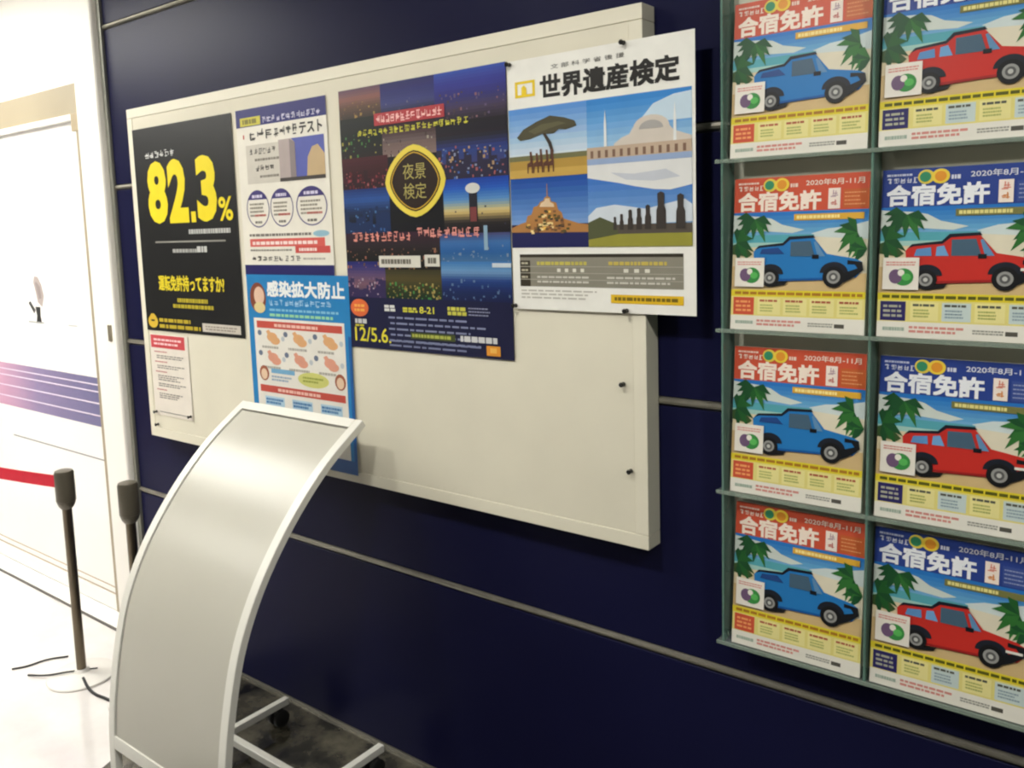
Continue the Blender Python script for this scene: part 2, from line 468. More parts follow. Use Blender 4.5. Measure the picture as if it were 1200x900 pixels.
s.blocks('grey_panel', (100,96,90), 0.14, 0.235, 0.45, 0.275, 6, 2, 23)
s.lines('grey_panel', (140,134,124), 0.20, 0.295, 0.48, 0.315, 1, 2, 24, 0.7, 0)
s.blocks('grey_panel', (84,80,76), 0.20, 0.335, 0.42, 0.375, 4, 2, 25)
s.lines('grey_panel', (140,134,124), 0.25, 0.395, 0.48, 0.415, 1, 2, 26, 0.7, 0)
s.rect('building_photo', (88,96,170), 0.48, 0.205, 0.965, 0.445, 1)
s.poly('building_photo', (178,164,160), [(0.48,0.445),(0.66,0.445),(0.66,0.23),(0.62,0.205),(0.48,0.205)], 2)
s.poly('building_photo', (140,128,128), [(0.60,0.445),(0.66,0.445),(0.66,0.23),(0.60,0.205)], 3)
s.poly('building_photo', (196,170,130), [(0.77,0.445),(0.965,0.445),(0.965,0.31),(0.90,0.255),(0.84,0.265),(0.79,0.32)], 2)
s.rect('building_photo', (70,64,60), 0.48, 0.425, 0.965, 0.445, 4)
for i, (cu, ru) in enumerate(((0.20, 0.135), (0.475, 0.13), (0.80, 0.165))):
    o_ = [(cu+ru*math.cos(a), 0.595-0.112*math.sin(a)) for a in [2*math.pi*k/28 for k in range(28)]]
    n_ = [(cu+ru*.93*math.cos(a), 0.595-0.104*math.sin(a)) for a in [2*math.pi*k/28 for k in range(28)]]
    s.ring('circle_graphic#%d' % i, (110,106,140), o_, n_, 1)
    s.ell('circle_graphic#%d' % i, (66,58,116), cu, 0.595, ru, 0.112, 2, 14, 30, 150)
    s.lines('circle_graphic#%d' % i, (214,208,230), cu-ru*.45, 0.51, cu+ru*.45, 0.53, 1, 3, 30+i, 0.9, 0, 0.2)
    s.lines('circle_graphic#%d' % i, (150,144,130), cu-ru*.7, 0.555, cu+ru*.7, 0.645, 4, 2, 33+i, 0.5)
    s.lines('circle_graphic#%d' % i, (190,110,100), cu-ru*.3, 0.625, cu+ru*.7, 0.643, 1, 3, 36+i, 0.7, 0)
    s.lines('circle_graphic#%d' % i, (120,116,110), cu-ru*.3, 0.665, cu+ru*.3, 0.685, 1, 2, 39+i, 0.7, 0, 0.3)
s.lines('footer_lettering', (130,124,118), 0.08, 0.74, 0.78, 0.765, 1, 2, 40, 0.6, 0, 0.05)
s.ell('footer_lettering', (150,190,206), 0.885, 0.752, 0.085, 0.018, 2)
s.rect('red_bars', (214,96,88), 0.08, 0.775, 0.92, 0.822, 1)
s.rect('red_bars#1', (206,84,78), 0.60, 0.822, 0.97, 0.862, 1)
s.lines('red_bars', (246,220,214), 0.11, 0.79, 0.84, 0.812, 1, 2, 41, 0.9, 0, 0.06)
s.lines('red_bars#1', (246,220,214), 0.64, 0.832, 0.83, 0.852, 1, 2, 42, 0.9, 0, 0.12)
s.lines('footer_lettering', (150,146,136), 0.08, 0.835, 0.57, 0.852, 1, 2, 43, 0.6, 0, 0.05)
s.blocks('footer_lettering', (76,74,70), 0.09, 0.878, 0.66, 0.91, 9, 2, 44)
s.lines('footer_lettering', (180,174,164), 0.68, 0.885, 0.93, 0.905, 1, 2, 45)
s.rect('footer_band', (40,38,98), 0, 0.932, 1, 1, 1)
s.build(r, 'paper', 0.0004, (234,229,216))

# ---- blue infection-prevention poster
r, s = sheet_root('poster', -1.792, -1.308, 0.886, 1.477, BY-0.0030, 'sky blue infection prevention poster partly behind the curved stand', 'poster')
BL = (40,128,188)
RED = (196,82,70)
s.rect('white_panel', (230,226,216), 0.055, 0.235, 0.945, 0.93, 1)
s.rect('dark_edge', (34,92,160), 0, 0.93, 1, 1, 1)
s.rect('dark_edge#1', (34,92,160), 0.975, 0.30, 1, 0.93, 1)
s.heavy('headline', (236,240,240), '感染拡大防止', 0.215, 0.032, 0.965, 0.118, 2, 0.004)
s.blocks('subtitle', (168,206,232), 0.23, 0.13, 0.84, 0.165, 12, 2, 51)
s.lines('subtitle', (130,190,220), 0.23, 0.178, 0.90, 0.196, 1, 2, 52, 0.7, 0, 0.06)
s.lines('subtitle', (150,210,170), 0.23, 0.205, 0.86, 0.224, 1, 2, 53, 0.8, 0, 0.06)
s.ell('portrait_picture', (132,72,52), 0.115, 0.125, 0.085, 0.082, 2)
s.ell('portrait_picture', (226,190,166), 0.13, 0.115, 0.055, 0.05, 3)
s.ell('portrait_picture', (222,204,150), 0.13, 0.178, 0.06, 0.03, 4)
s.rect('red_band', RED, 0.085, 0.25, 0.925, 0.288, 2)
s.rect('red_band#1', RED, 0.085, 0.60, 0.925, 0.638, 2)
s.lines('red_band', (236,190,176), 0.27, 0.26, 0.70, 0.28, 1, 3, 54, 0.8, 0, 0.07)
s.lines('red_band#1', (236,190,176), 0.27, 0.61, 0.70, 0.63, 1, 3, 55, 0.8, 0, 0.07)
rnd = random.Random(4)
for row, v in enumerate((0.335, 0.445)):
    for c, u in enumerate((0.24, 0.51, 0.80)):
        tan = (222,170,120) if row == 0 else (220,156,132)
        s.ell('hand_picture#%d' % (row*3+c), tan, u, v, 0.055, 0.026, 2, 12)
        s.ell('hand_picture#%d' % (row*3+c), tan, u+0.03, v+0.018, 0.05, 0.022, 2, 12)
        s.poly('hand_picture#%d' % (row*3+c), tan, [(u-0.06,v-0.03),(u-0.03,v-0.04),(u+0.02,v),(u-0.02,v+0.015)], 3)
        s.ell('hand_picture#%d' % (row*3+c), (110,120,140), u-0.13, v-0.02, 0.022, 0.015, 2, 10)
        s.ell('hand_picture#%d' % (row*3+c), (190,196,200), u+0.11, v+0.005, 0.018, 0.014, 2, 10)
        s.lines('hand_caption', (170,166,156), u-0.11, v+0.045, u+0.10, v+0.066, 1, 2, 60+row*3+c, 0.6)
for u in (0.135, 0.885):
    s.ell('child_picture#%d' % int(u*10), (160,92,66), u, 0.535, 0.05, 0.042, 2, 14)
    s.ell('child_picture#%d' % int(u*10), (230,200,170), u, 0.54, 0.034, 0.03, 3, 14)
s.rect('caption_label', (120,172,206), 0.21, 0.505, 0.45, 0.53, 2)
s.lines('caption_label', (150,170,190), 0.21, 0.54, 0.42, 0.575, 2, 2, 70)
s.ell('speech_bubble', (206,206,120), 0.63, 0.543, 0.15, 0.04, 2, 20)
s.lines('speech_bubble', (150,160,70), 0.53, 0.525, 0.73, 0.56, 2, 3, 71)
for k, u in enumerate((0.13, 0.41, 0.69)):
    s.rect('advice_box#%d' % k, (176,206,224), u, 0.66, u+0.20, 0.71, 2)
    s.lines('advice_box#%d' % k, (70,120,170), u+0.01, 0.668, u+0.19, 0.703, 2, 3, 72+k, 0.7)
    s.ell('advice_box#%d' % k, (216,170,140), u+0.1, 0.79, 0.06, 0.05, 2, 14)
    s.lines('advice_box#%d' % k, (150,150,150), u, 0.86, u+0.2, 0.9, 2, 2, 76+k)
s.build(r, 'paper', 0.0004, BL)

# ---- narrow notice with the red header
r, s = sheet_root('notice_sheet', -2.408, -2.162, 0.950, 1.252, BY-0.0006, 'small white notice with red heading below the black poster', 'notice')
s.rect('red_header', (206,78,84), 0.02, 0.01, 0.92, 0.165, 1)
s.lines('red_header', (244,206,206), 0.10, 0.04, 0.84, 0.14, 2, 2, 80, 0.5, 0.3, 0.1)
v = 0.20
for k, n in enumerate((1, 2, 1, 2, 1, 3, 2, 1, 3)):
    s.lines('small_print', (196,120,120) if n == 1 else (150,144,138), 0.10 if n == 1 else 0.15, v, 0.45 if n == 1 else 0.88, v+0.026*n, n, 2, 81+k, 0.5, 0.35, 0.1)
    v += 0.026*n + 0.022
s.rect('small_print', (80,76,74), 0.12, 0.955, 0.88, 0.962, 2)
s.build(r, 'paper', 0.0004, (232,224,212))

# ---- night view examination poster
def night(s, part, u0, v0, u1, v1, bands, lights, n, seed, skyline=None, L=2):
    k = len(bands) - 1
    for i in range(k):
        s.grad(part, bands[i], bands[i+1], u0, v0+(v1-v0)*i/k, u1, v0+(v1-v0)*(i+1)/k, 4, L)
    rnd = random.Random(seed)
    if skyline:
        x = u0
        while x < u1-0.005:
            w_ = min(rnd.uniform(0.012, 0.035), u1-x); h_ = rnd.uniform(0.15, 0.6)*(v1-v0)
            s.rect(part, skyline, x, v1-h_, x+w_, v1, L+1); x += w_
    for i in range(n*2//3):
        c = tuple(int(q*0.8) for q in rnd.choice(lights)); u = rnd.uniform(u0+0.004, u1-0.012); v = v0+(v1-v0)*(0.42+0.55*rnd.random())
        d = rnd.uniform(0.004, 0.012)
        s.rect(part, c, u, v, u+d, min(v+d*rnd.uniform(0.5, 1.3), v1), L+2)
r, s = sheet_root('poster', -1.310, -0.717, 1.273, 1.9945, BY-0.0012, 'dark night view exam poster with gold emblem on the notice board', 'poster')
P = 'night_photo'
night(s, 'night_photo#1', 0.0, 0.0, 0.28, 0.11, [(96,72,92),(140,92,86),(92,72,60),(60,50,44)], [(200,160,90),(150,110,80)], 40, 1)
night(s, 'night_photo#2', 0.28, 0.0, 0.61, 0.12, [(38,40,96),(44,46,110),(60,66,120),(30,30,50)], [(130,130,160),(90,90,120)], 20, 2)
night(s, 'night_photo#3', 0.61, 0.0, 1.0, 0.17, [(52,84,168),(46,50,140),(44,46,120),(70,56,84),(40,32,44)], [(170,120,130),(120,100,140),(90,70,80)], 60, 3)
night(s, 'night_photo#4', 0.0, 0.11, 0.28, 0.26, [(30,34,30),(22,28,26),(36,30,30)], [(90,150,80),(190,180,90),(70,90,70)], 40, 4)
night(s, 'night_photo#5', 0.28, 0.12, 0.61, 0.27, [(20,18,26),(60,40,46),(110,92,90),(126,110,104)], [(200,190,170),(90,70,70)], 40, 5)
night(s, 'night_photo#6', 0.61, 0.17, 1.0, 0.37, [(24,20,30),(30,24,36),(40,60,130),(60,60,110),(70,76,130)], [(220,180,130),(200,110,110),(170,180,210),(80,120,200)], 110, 6, (40,36,60))
night(s, 'night_photo#7', 0.0, 0.26, 0.31, 0.38, [(70,26,34),(56,20,30),(84,30,40)], [(170,70,80),(200,120,120),(120,40,50)], 80, 7, (44,20,28))
night(s, 'night_photo#8', 0.0, 0.38, 0.31, 0.55, [(24,48,110),(40,80,150),(30,50,90),(20,24,40),(16,18,28)], [(70,120,190),(90,140,200)], 30, 8, (24,44,84))
night(s, 'night_photo#9', 0.31, 0.27, 0.64, 0.55, [(16,16,22),(14,14,18),(18,18,26)], [(60,60,80)], 10, 9)
night(s, 'night_photo#10', 0.64, 0.37, 1.0, 0.56, [(20,56,150),(36,90,180),(90,140,190),(214,190,120),(40,34,34),(24,22,30)], [(60,60,90)], 10, 10)
P = 'night_photo#10'; s.rect(P, (34,34,44), 0.785, 0.40, 0.83, 0.52, 4); s.ell(P, (206,206,200), 0.807, 0.405, 0.04, 0.018, 5); s.rect(P, (120,60,60), 0.79, 0.47, 0.825, 0.52, 5)
night(s, 'night_photo#11', 0.0, 0.55, 0.61, 0.69, [(60,36,50),(44,34,40),(26,26,26),(24,22,22)], [(200,130,110),(190,150,110),(120,90,70)], 110, 11)
night(s, 'night_photo#12', 0.61, 0.56, 1.0, 0.66, [(70,70,110),(60,110,170),(40,90,150),(70,110,150)], [(150,170,200)], 40, 12)
P = 'night_photo#12'; s.rect(P, (140,170,190), 0.86, 0.535, 0.88, 0.62, 5)
night(s, 'night_photo#13', 0.0, 0.66, 0.26, 0.80, [(30,40,110),(90,70,110),(120,90,100),(40,34,70)], [(200,150,170),(220,200,210),(150,120,160)], 50, 13, (50,40,80))
night(s, 'night_photo#14', 0.26, 0.69, 0.61, 0.80, [(60,54,34),(80,74,40),(50,54,30),(24,50,28)], [(210,190,110),(170,140,80),(90,170,90)], 120, 14)
night(s, 'night_photo#15', 0.61, 0.66, 1.0, 0.80, [(60,120,180),(110,150,190),(30,60,120),(24,40,90),(20,30,70)], [(120,150,190),(90,120,170)], 40, 15)
s.rect('info_panel', (24,26,60), 0.0, 0.80, 1.0, 1.0, 3)
s.rect('red_ribbon', (176,60,66), 0.235, 0.105, 0.665, 0.15, 6)
s.blocks('red_ribbon', (246,196,190), 0.245, 0.11, 0.655, 0.145, 13, 7, 91)
s.blocks('yellow_lettering', (206,200,70), 0.12, 0.158, 0.80, 0.185, 20, 6, 92)
def diamond(k, n=32):
    pts = []
    for i in range(n):
        a = 2*math.pi*i/n
        q = (abs(math.cos(a))**1.6 + abs(math.sin(a))**1.6) ** (-1/1.6)
        pts.append((0.475 + 0.185*k*q*math.cos(a), 0.365 - 0.132*k*q*math.sin(a)))
    return pts
s.poly('gold_emblem', (40,26,20), diamond(0.93), 6)
s.ring('gold_emblem', (230,208,80), diamond(1.0), diamond(0.84), 7)
s.ring('gold_emblem', (200,160,50), diamond(0.80), diamond(0.765), 8)
s.text('emblem_lettering', (176,164,96), '夜景', 0.405, 0.30, 0.545, 0.358, 9, 0.0)
s.text('emblem_lettering', (176,164,96), '検定', 0.405, 0.372, 0.545, 0.43, 9, 0.0)
s.blocks('pink_lettering', (230,150,136), 0.05, 0.545, 0.44, 0.585, 10, 6, 93)
s.blocks('pink_lettering', (226,150,140), 0.47, 0.535, 0.84, 0.575, 9, 6, 94)
s.rect('white_label', (216,212,200), 0.225, 0.638, 0.49, 0.682, 6)
s.lines('white_label', (110,106,96), 0.24, 0.65, 0.43, 0.67, 1, 7, 95, 0.9, 0, 0.08)
s.rect('white_label#1', (216,212,200), 0.515, 0.635, 0.605, 0.678, 6)
s.lines('white_label#1', (110,106,96), 0.535, 0.645, 0.585, 0.668, 1, 7, 96, 0.9, 0, 0.3)
s.rect('white_label#2', (196,206,214), 0.90, 0.665, 1.0, 0.68, 6)
s.ell('orange_badge', (222,106,60), 0.075, 0.842, 0.062, 0.035, 6)
s.lines('orange_badge', (240,170,80), 0.04, 0.825, 0.11, 0.86, 2, 7, 97, 0.6, 0, 0.3)
s.lines('info_lettering', (200,200,200), 0.04, 0.885, 0.12, 0.905, 1, 6, 98, 0.9, 0, 0.3)
s.text('date_lettering', (222,212,60), '12/5.6.', 0.035, 0.918, 0.28, 0.975, 6, 0.012)
s.lines('date_lettering', (200,190,60), 0.04, 0.908, 0.11, 0.916, 1, 6, 99, 0.9, 0, 0.3)
s.lines('info_lettering', (214,214,210), 0.245, 0.825, 0.325, 0.852, 2, 6, 100, 0.8, 0, 0.3)
s.lines('info_lettering', (206,200,70), 0.365, 0.832, 0.46, 0.852, 2, 6, 101, 0.8, 0, 0.3)
s.text('date_lettering', (214,208,70), '8-21', 0.47, 0.828, 0.56, 0.853, 6, 0.02)
s.lines('info_lettering', (200,196,80), 0.64, 0.822, 0.75, 0.855, 2, 6, 102, 0.8, 0, 0.2)
s.lines('info_lettering', (140,144,170), 0.76, 0.82, 0.90, 0.855, 3, 6, 103, 0.4)
for k in range(5):
    s.lines('info_lettering', (130,136,166), 0.27+0.01*(k % 2), 0.868+k*0.022, 0.90, 0.880+k*0.022, 1, 6, 104+k, 0.6, 0.3, 0.08)
s.rect('info_lettering', (70,80,40), 0.41, 0.925, 0.68, 0.95, 7)
s.lines('info_lettering', (170,176,80), 0.42, 0.93, 0.66, 0.945, 1, 8, 110, 0.8, 0, 0.08)
s.lines('info_lettering', (206,206,206), 0.71, 0.925, 0.92, 0.948, 1, 7, 111, 0.9, 0, 0.12)
s.lines('info_lettering', (120,126,156), 0.27, 0.955, 0.84, 0.99, 2, 6, 112, 0.4)
s.rect('orange_square', (226,150,50), 0.855, 0.955, 0.93, 0.99, 7)
s.rect('orange_square', (240,186,90), 0.875, 0.962, 0.91, 0.98, 8)
s.build(r, 'paper', 0.0004, (26,24,34))

# ---- world heritage examination poster (hangs past the right end of the board)
r, s = sheet_root('poster', -0.709, -0.229, 1.404, 1.991, BY-0.0060, 'white heritage exam poster with four photos overhanging the board end', 'poster')
s.ring('yellow_logo', (236,204,40), [(0.045,0.085),(0.165,0.085),(0.165,0.148),(0.045,0.148)], [(0.06,0.095),(0.15,0.095),(0.15,0.138),(0.06,0.138)], 2)
s.poly('yellow_logo', (236,204,40), [(0.06,0.138),(0.085,0.138),(0.085,0.11),(0.10,0.10),(0.115,0.115),(0.115,0.138),(0.15,0.138),(0.15,0.148),(0.06,0.148)], 3)
s.heavy('headline', (36,34,32), '世界遺産検定', 0.195, 0.073, 0.93, 0.167, 2, 0.0042)
s.text('small_lettering', (80,78,74), '文 部 科 学 省 後 援', 0.26, 0.038, 0.66, 0.056, 2, 0.0)
U0, U1, U2, V0, V1, V2 = 0.0, 0.455, 0.985, 0.192, 0.468, 0.748
# savanna
s.grad('savanna_photo', (84,142,212), (214,224,228), U0, V0, U1, 0.395, 9, 1); s.rect('savanna_photo', (112,110,74), U0, 0.38, U1, 0.40, 2)
s.rect('savanna_photo', (176,142,66), U0, 0.40, U1, V1, 2); s.rect('savanna_photo', (196,160,80), U0, 0.435, U1, V1, 3)
T = (78,74,54)
s.poly('savanna_photo', T, [(0.05,0.305),(0.09,0.275),(0.17,0.25),(0.25,0.232),(0.33,0.245),(0.39,0.262),(0.40,0.282),(0.34,0.292),(0.30,0.288),(0.27,0.302),(0.20,0.300),(0.13,0.315),(0.07,0.318)], 4)
s.poly('savanna_photo', (96,92,66), [(0.12,0.285),(0.20,0.262),(0.30,0.258),(0.34,0.268),(0.24,0.282),(0.16,0.298)], 5)
s.poly('savanna_photo', (60,52,44), [(0.205,0.30),(0.225,0.30),(0.255,0.335),(0.268,0.37),(0.262,0.40),(0.245,0.40),(0.248,0.365),(0.235,0.338)], 4)
for k, (u, h_) in enumerate(((0.11, .07), (0.145, .055), (0.17, .085), (0.205, .075), (0.235, .08))):
    s.poly('savanna_photo', (92,58,44), [(u,0.45),(u+0.006,0.45),(u+0.008,0.425),(u+0.025,0.425),(u+0.026,0.45),(u+0.033,0.45),(u+0.033,0.412),(u+0.028,0.40-h_*.5),(u+0.016,0.40-h_*.5),(u+0.018,0.405),(u,0.412)], 6)
# domed mosque
s.grad('mosque_photo', (50,128,204), (176,206,230), U1, V0, U2, 0.40, 9, 1)
s.poly('mosque_photo', (196,216,230), [(0.72,0.30),(0.80,0.235),(0.90,0.21),(0.985,0.205),(0.985,0.30)], 2)
W_ = (208,198,186)
for u in (0.555, 0.905):
    s.poly('mosque_photo', (226,228,226), [(u-0.008,0.40),(u-0.006,0.29),(u,0.235),(u+0.006,0.29),(u+0.008,0.40)], 4)
s.poly('mosque_photo', W_, [(0.60,0.40),(0.60,0.365),(0.64,0.345),(0.68,0.335),(0.70,0.31)]+[(0.79-0.09*math.cos(a), 0.318-0.045*math.sin(a)) for a in [math.pi*k/10 for k in range(11)]]+[(0.90,0.335),(0.95,0.35),(0.985,0.36),(0.985,0.40)], 3)
s.ell('mosque_photo', (170,166,162), 0.79, 0.322, 0.06, 0.03, 5, 12, 0, 180)
s.rect('mosque_photo', (190,168,146), U1, 0.372, U2, 0.415, 4)
for k in range(13):
    s.rect('mosque_photo', (128,100,84), 0.475+k*0.039, 0.385, 0.49+k*0.039, 0.412, 5)
s.rect('mosque_photo', (150,170,204), U1, 0.415, U2, 0.437, 4)
# abbey island at dusk
s.grad('abbey_photo', (24,72,156), (122,160,210), U0, V1, U1, V1+0.19, 9, 1)
s.rect('abbey_photo', (48,40,70), U0, 0.655, U1, 0.70, 2); s.rect('abbey_photo', (34,36,86), U0, 0.69, U1, V2, 2)
s.poly('abbey_photo', (176,124,70), [(0.0,0.668),(0.06,0.65),(0.09,0.645),(0.10,0.62),(0.125,0.615),(0.14,0.585),(0.165,0.58),(0.18,0.565),(0.20,0.56),(0.205,0.55),(0.219,0.545),(0.2205,0.495),(0.2235,0.495),(0.225,0.545),(0.24,0.55),(0.245,0.565),(0.275,0.572),(0.285,0.60),(0.305,0.61),(0.315,0.635),(0.36,0.645),(0.40,0.655),(0.455,0.66),(0.455,0.69),(0.0,0.685)], 3)
s.poly('abbey_photo', (222,196,160), [(0.175,0.585),(0.185,0.57),(0.205,0.563),(0.21,0.553),(0.236,0.553),(0.24,0.568),(0.26,0.575),(0.262,0.588)], 4)
rnd = random.Random(12)
for k in range(150):
    u = rnd.uniform(0.03, 0.42); v = rnd.uniform(0.58, 0.685)
    if v > 0.58 + abs(u-0.22)*0.6:
        s.rect('abbey_photo', rnd.choice(((238,190,90),(110,80,50),(84,76,40),(240,214,150),(130,90,60),(70,56,50))), u, v, u+0.018, v+0.009, 5)
# moai row
s.grad('moai_photo', (44,100,186), (130,170,212), U1, 0.437, U2, 0.665, 9, 2)
s.poly('moai_photo', (222,222,220), [(U1,0.437),(U2,0.437),(U2,0.53),(0.88,0.545),(0.80,0.54),(0.70,0.525),(0.62,0.51),(0.52,0.495),(U1,0.485)], 3)
s.poly('moai_photo', (196,200,208), [(0.58,0.47),(0.70,0.48),(0.86,0.47),(0.93,0.50),(0.80,0.51),(0.66,0.50)], 4)
s.poly('moai_photo', (206,214,222), [(0.50,0.60),(0.60,0.59),(0.76,0.61),(0.95,0.58),(U2,0.60),(U2,0.66),(U1,0.67),(U1,0.63)], 4)
s.rect('moai_photo', (86,78,70), U1, 0.665, U2, 0.705, 5); s.rect('moai_photo', (150,146,60), U1, 0.70, U2, V2, 5)
s.poly('moai_photo', (84,88,60), [(U1,0.72),(U1,0.655),(0.52,0.635),(0.60,0.66),(0.62,0.70)], 6)
for k, (u, h_) in enumerate(((0.60,.05),(0.635,.06),(0.68,.075),(0.725,.08),(0.77,.09),(0.835,.135),(0.93,.125))):
    b_ = h_*0.30
    s.poly('moai_photo', (62,56,52), [(u-b_*.6,0.685),(u-b_*.55,0.685-h_*.5),(u-b_*.38,0.685-h_*.62),(u-b_*.42,0.685-h_*.95),(u,0.685-h_),(u+b_*.4,0.685-h_*.95),(u+b_*.40,0.685-h_*.62),(u+b_*.6,0.685-h_*.5),(u+b_*.6,0.685)], 7)
# timetable and button
s.rect('timetable', (140,136,122), 0.045, 0.775, 0.94, 0.905, 1)
s.rect('timetable', (54,50,40), 0.045, 0.775, 0.94, 0.787, 2)
s.rect('timetable', (60,54,42), 0.045, 0.80, 0.108, 0.905, 2)
for k in range(3):
    s.rect('timetable', (170,166,152), 0.045, 0.823+k*0.026, 0.94, 0.826+k*0.026, 3)
    s.lines('timetable', (190,184,160), 0.055, 0.806+k*0.028, 0.095, 0.816+k*0.028, 1, 4, 120+k, 0.8, 0, 0.4)
s.lines('timetable', (196,184,90), 0.15, 0.803, 0.44, 0.82, 1, 3, 123, 0.8, 0, 0.08)
s.lines('timetable', (200,180,90), 0.56, 0.803, 0.86, 0.82, 1, 3, 124, 0.8, 0, 0.08)
for k in range(4): s.rect('timetable', (224,220,206), 0.27+k*0.045, 0.832, 0.29+k*0.045, 0.846, 3)
for k in range(3): s.rect('timetable', (224,220,206), 0.64+k*0.055, 0.832, 0.665+k*0.055, 0.846, 3)
s.lines('timetable', (206,202,190), 0.15, 0.857, 0.45, 0.895, 2, 3, 125, 0.4)
s.lines('timetable', (206,202,190), 0.55, 0.857, 0.90, 0.895, 2, 3, 126, 0.4)
s.lines('small_print', (190,186,176), 0.05, 0.915, 0.52, 0.958, 3, 2, 127, 0.4)
s.rect('yellow_button', (226,184,40), 0.57, 0.93, 0.94, 0.963, 2)
s.lines('yellow_button', (120,100,30), 0.59, 0.938, 0.92, 0.954, 1, 3, 128, 0.8, 0, 0.07)
s.build(r, 'paper', 0.0004, (238,236,228))

# ---- push pins
pin_mat = mat('pin_black', (40,38,34), 0.35)
pin_steel = mat('pin_steel', (170,168,160), 0.3, 1.0)
hd = MB().lathe([(0.0030,-0.002),(0.0052,-0.003),(0.0052,-0.005),(0.0034,-0.007),(0.0034,-0.012),(0.0055,-0.014),(0.0055,-0.016),(0.003,-0.017)], pin_mat, 14, (0,0,0), 'Y')
nd = MB().lathe([(0.0007,0.009),(0.0007,-0.003)], pin_steel, 6, (0,0,0), 'Y')
hd_me, nd_me = hd.mesh('pin_head'), nd.mesh('pin_needle')
for x, z, y, lab in ((-0.700,1.983,BY-0.0060,'black push pin in the top left corner of the heritage exam poster'),
                     (-0.392,1.987,BY-0.0060,'black push pin at the top edge of the heritage exam poster'),
                     (-0.702,1.412,BY-0.0060,'black push pin in the lower left corner of the heritage exam poster'),
                     (-0.394,1.410,BY-0.0060,'black push pin at the bottom edge of the heritage exam poster'),
                     (-0.410,1.242,BY+0.002,'upper bare black push pin near the right end of the board'),
                     (-0.394,1.043,BY+0.002,'lower bare black push pin near the right end of the board'),
                     (-2.395,0.960,BY-0.0006,'black pin in the lower left corner of the red headed notice'),
                     (-2.170,0.966,BY-0.0006,'black pin in the lower right corner of the red headed notice'),
                     (-2.396,0.911,BY+0.002,'black pin below the red headed notice')):
    r = empty('push_pin', (x, y, z), lab, 'push pin', 'push pins on the notice board')
    link('pin_head', hd_me, r); link('pin_needle', nd_me, r)

# ------------------------------------------------------------------ clear brochure rack
def clear_mat(name, rgb, alpha, rough=0.08):
    m = bpy.data.materials.new(name); m.use_nodes = True
    nt = m.node_tree; b = nt.nodes['Principled BSDF']
    tc = nt.nodes.new('ShaderNodeTexCoord'); nz = nt.nodes.new('ShaderNodeTexNoise'); nz.inputs['Scale'].default_value = 6
    mr = nt.nodes.new('ShaderNodeMapRange'); mr.inputs[3].default_value = alpha*0.85; mr.inputs[4].default_value = min(1, alpha*1.15)
    nt.links.new(tc.outputs['Object'], nz.inputs['Vector']); nt.links.new(nz.outputs['Fac'], mr.inputs[0]); nt.links.new(mr.outputs[0], b.inputs['Alpha'])
    b.inputs['Base Color'].default_value = lin(rgb)+(1,)
    b.inputs['Roughness'].default_value = rough
    return m
acryl = clear_mat('clear_acrylic', (196,212,200), 0.16)
acryl_edge = clear_mat('acrylic_edge', (112,146,132), 0.70)
acryl_back = clear_mat('acrylic_back', (216,214,196), 0.90, 0.3)
acryl_lip = clear_mat('acrylic_lip', (170,188,172), 0.32)
RX = (-0.171, 0.117, 0.405)
shelf_z = (1.724, 1.380, 1.037, 0.704)
rack = empty('brochure_rack', (0.117, 0.0, 0.70), 'clear green-edged acrylic brochure rack on the navy wall', 'rack')
boxo('back_plate', (RX[0]+0.002, -0.008, 0.704), (RX[2]-0.002, -0.002, 2.07), acryl_back, rack)
for x in RX:
    boxo('side_fin', (x-0.0025, -0.066, 0.704), (x+0.0025, -0.008, 2.07), acryl_edge, rack, 0.0008, 1)
for z in shelf_z:
    boxo('shelf', (RX[0]-0.014, -0.066, z-0.006), (RX[2]+0.014, -0.008, z), acryl, rack, 0.0008, 1)
    boxo('shelf_lip', (RX[0]-0.014, -0.069, z-0.007), (RX[2]+0.014, -0.066, z+0.001), acryl_lip, rack, 0.0006, 1)

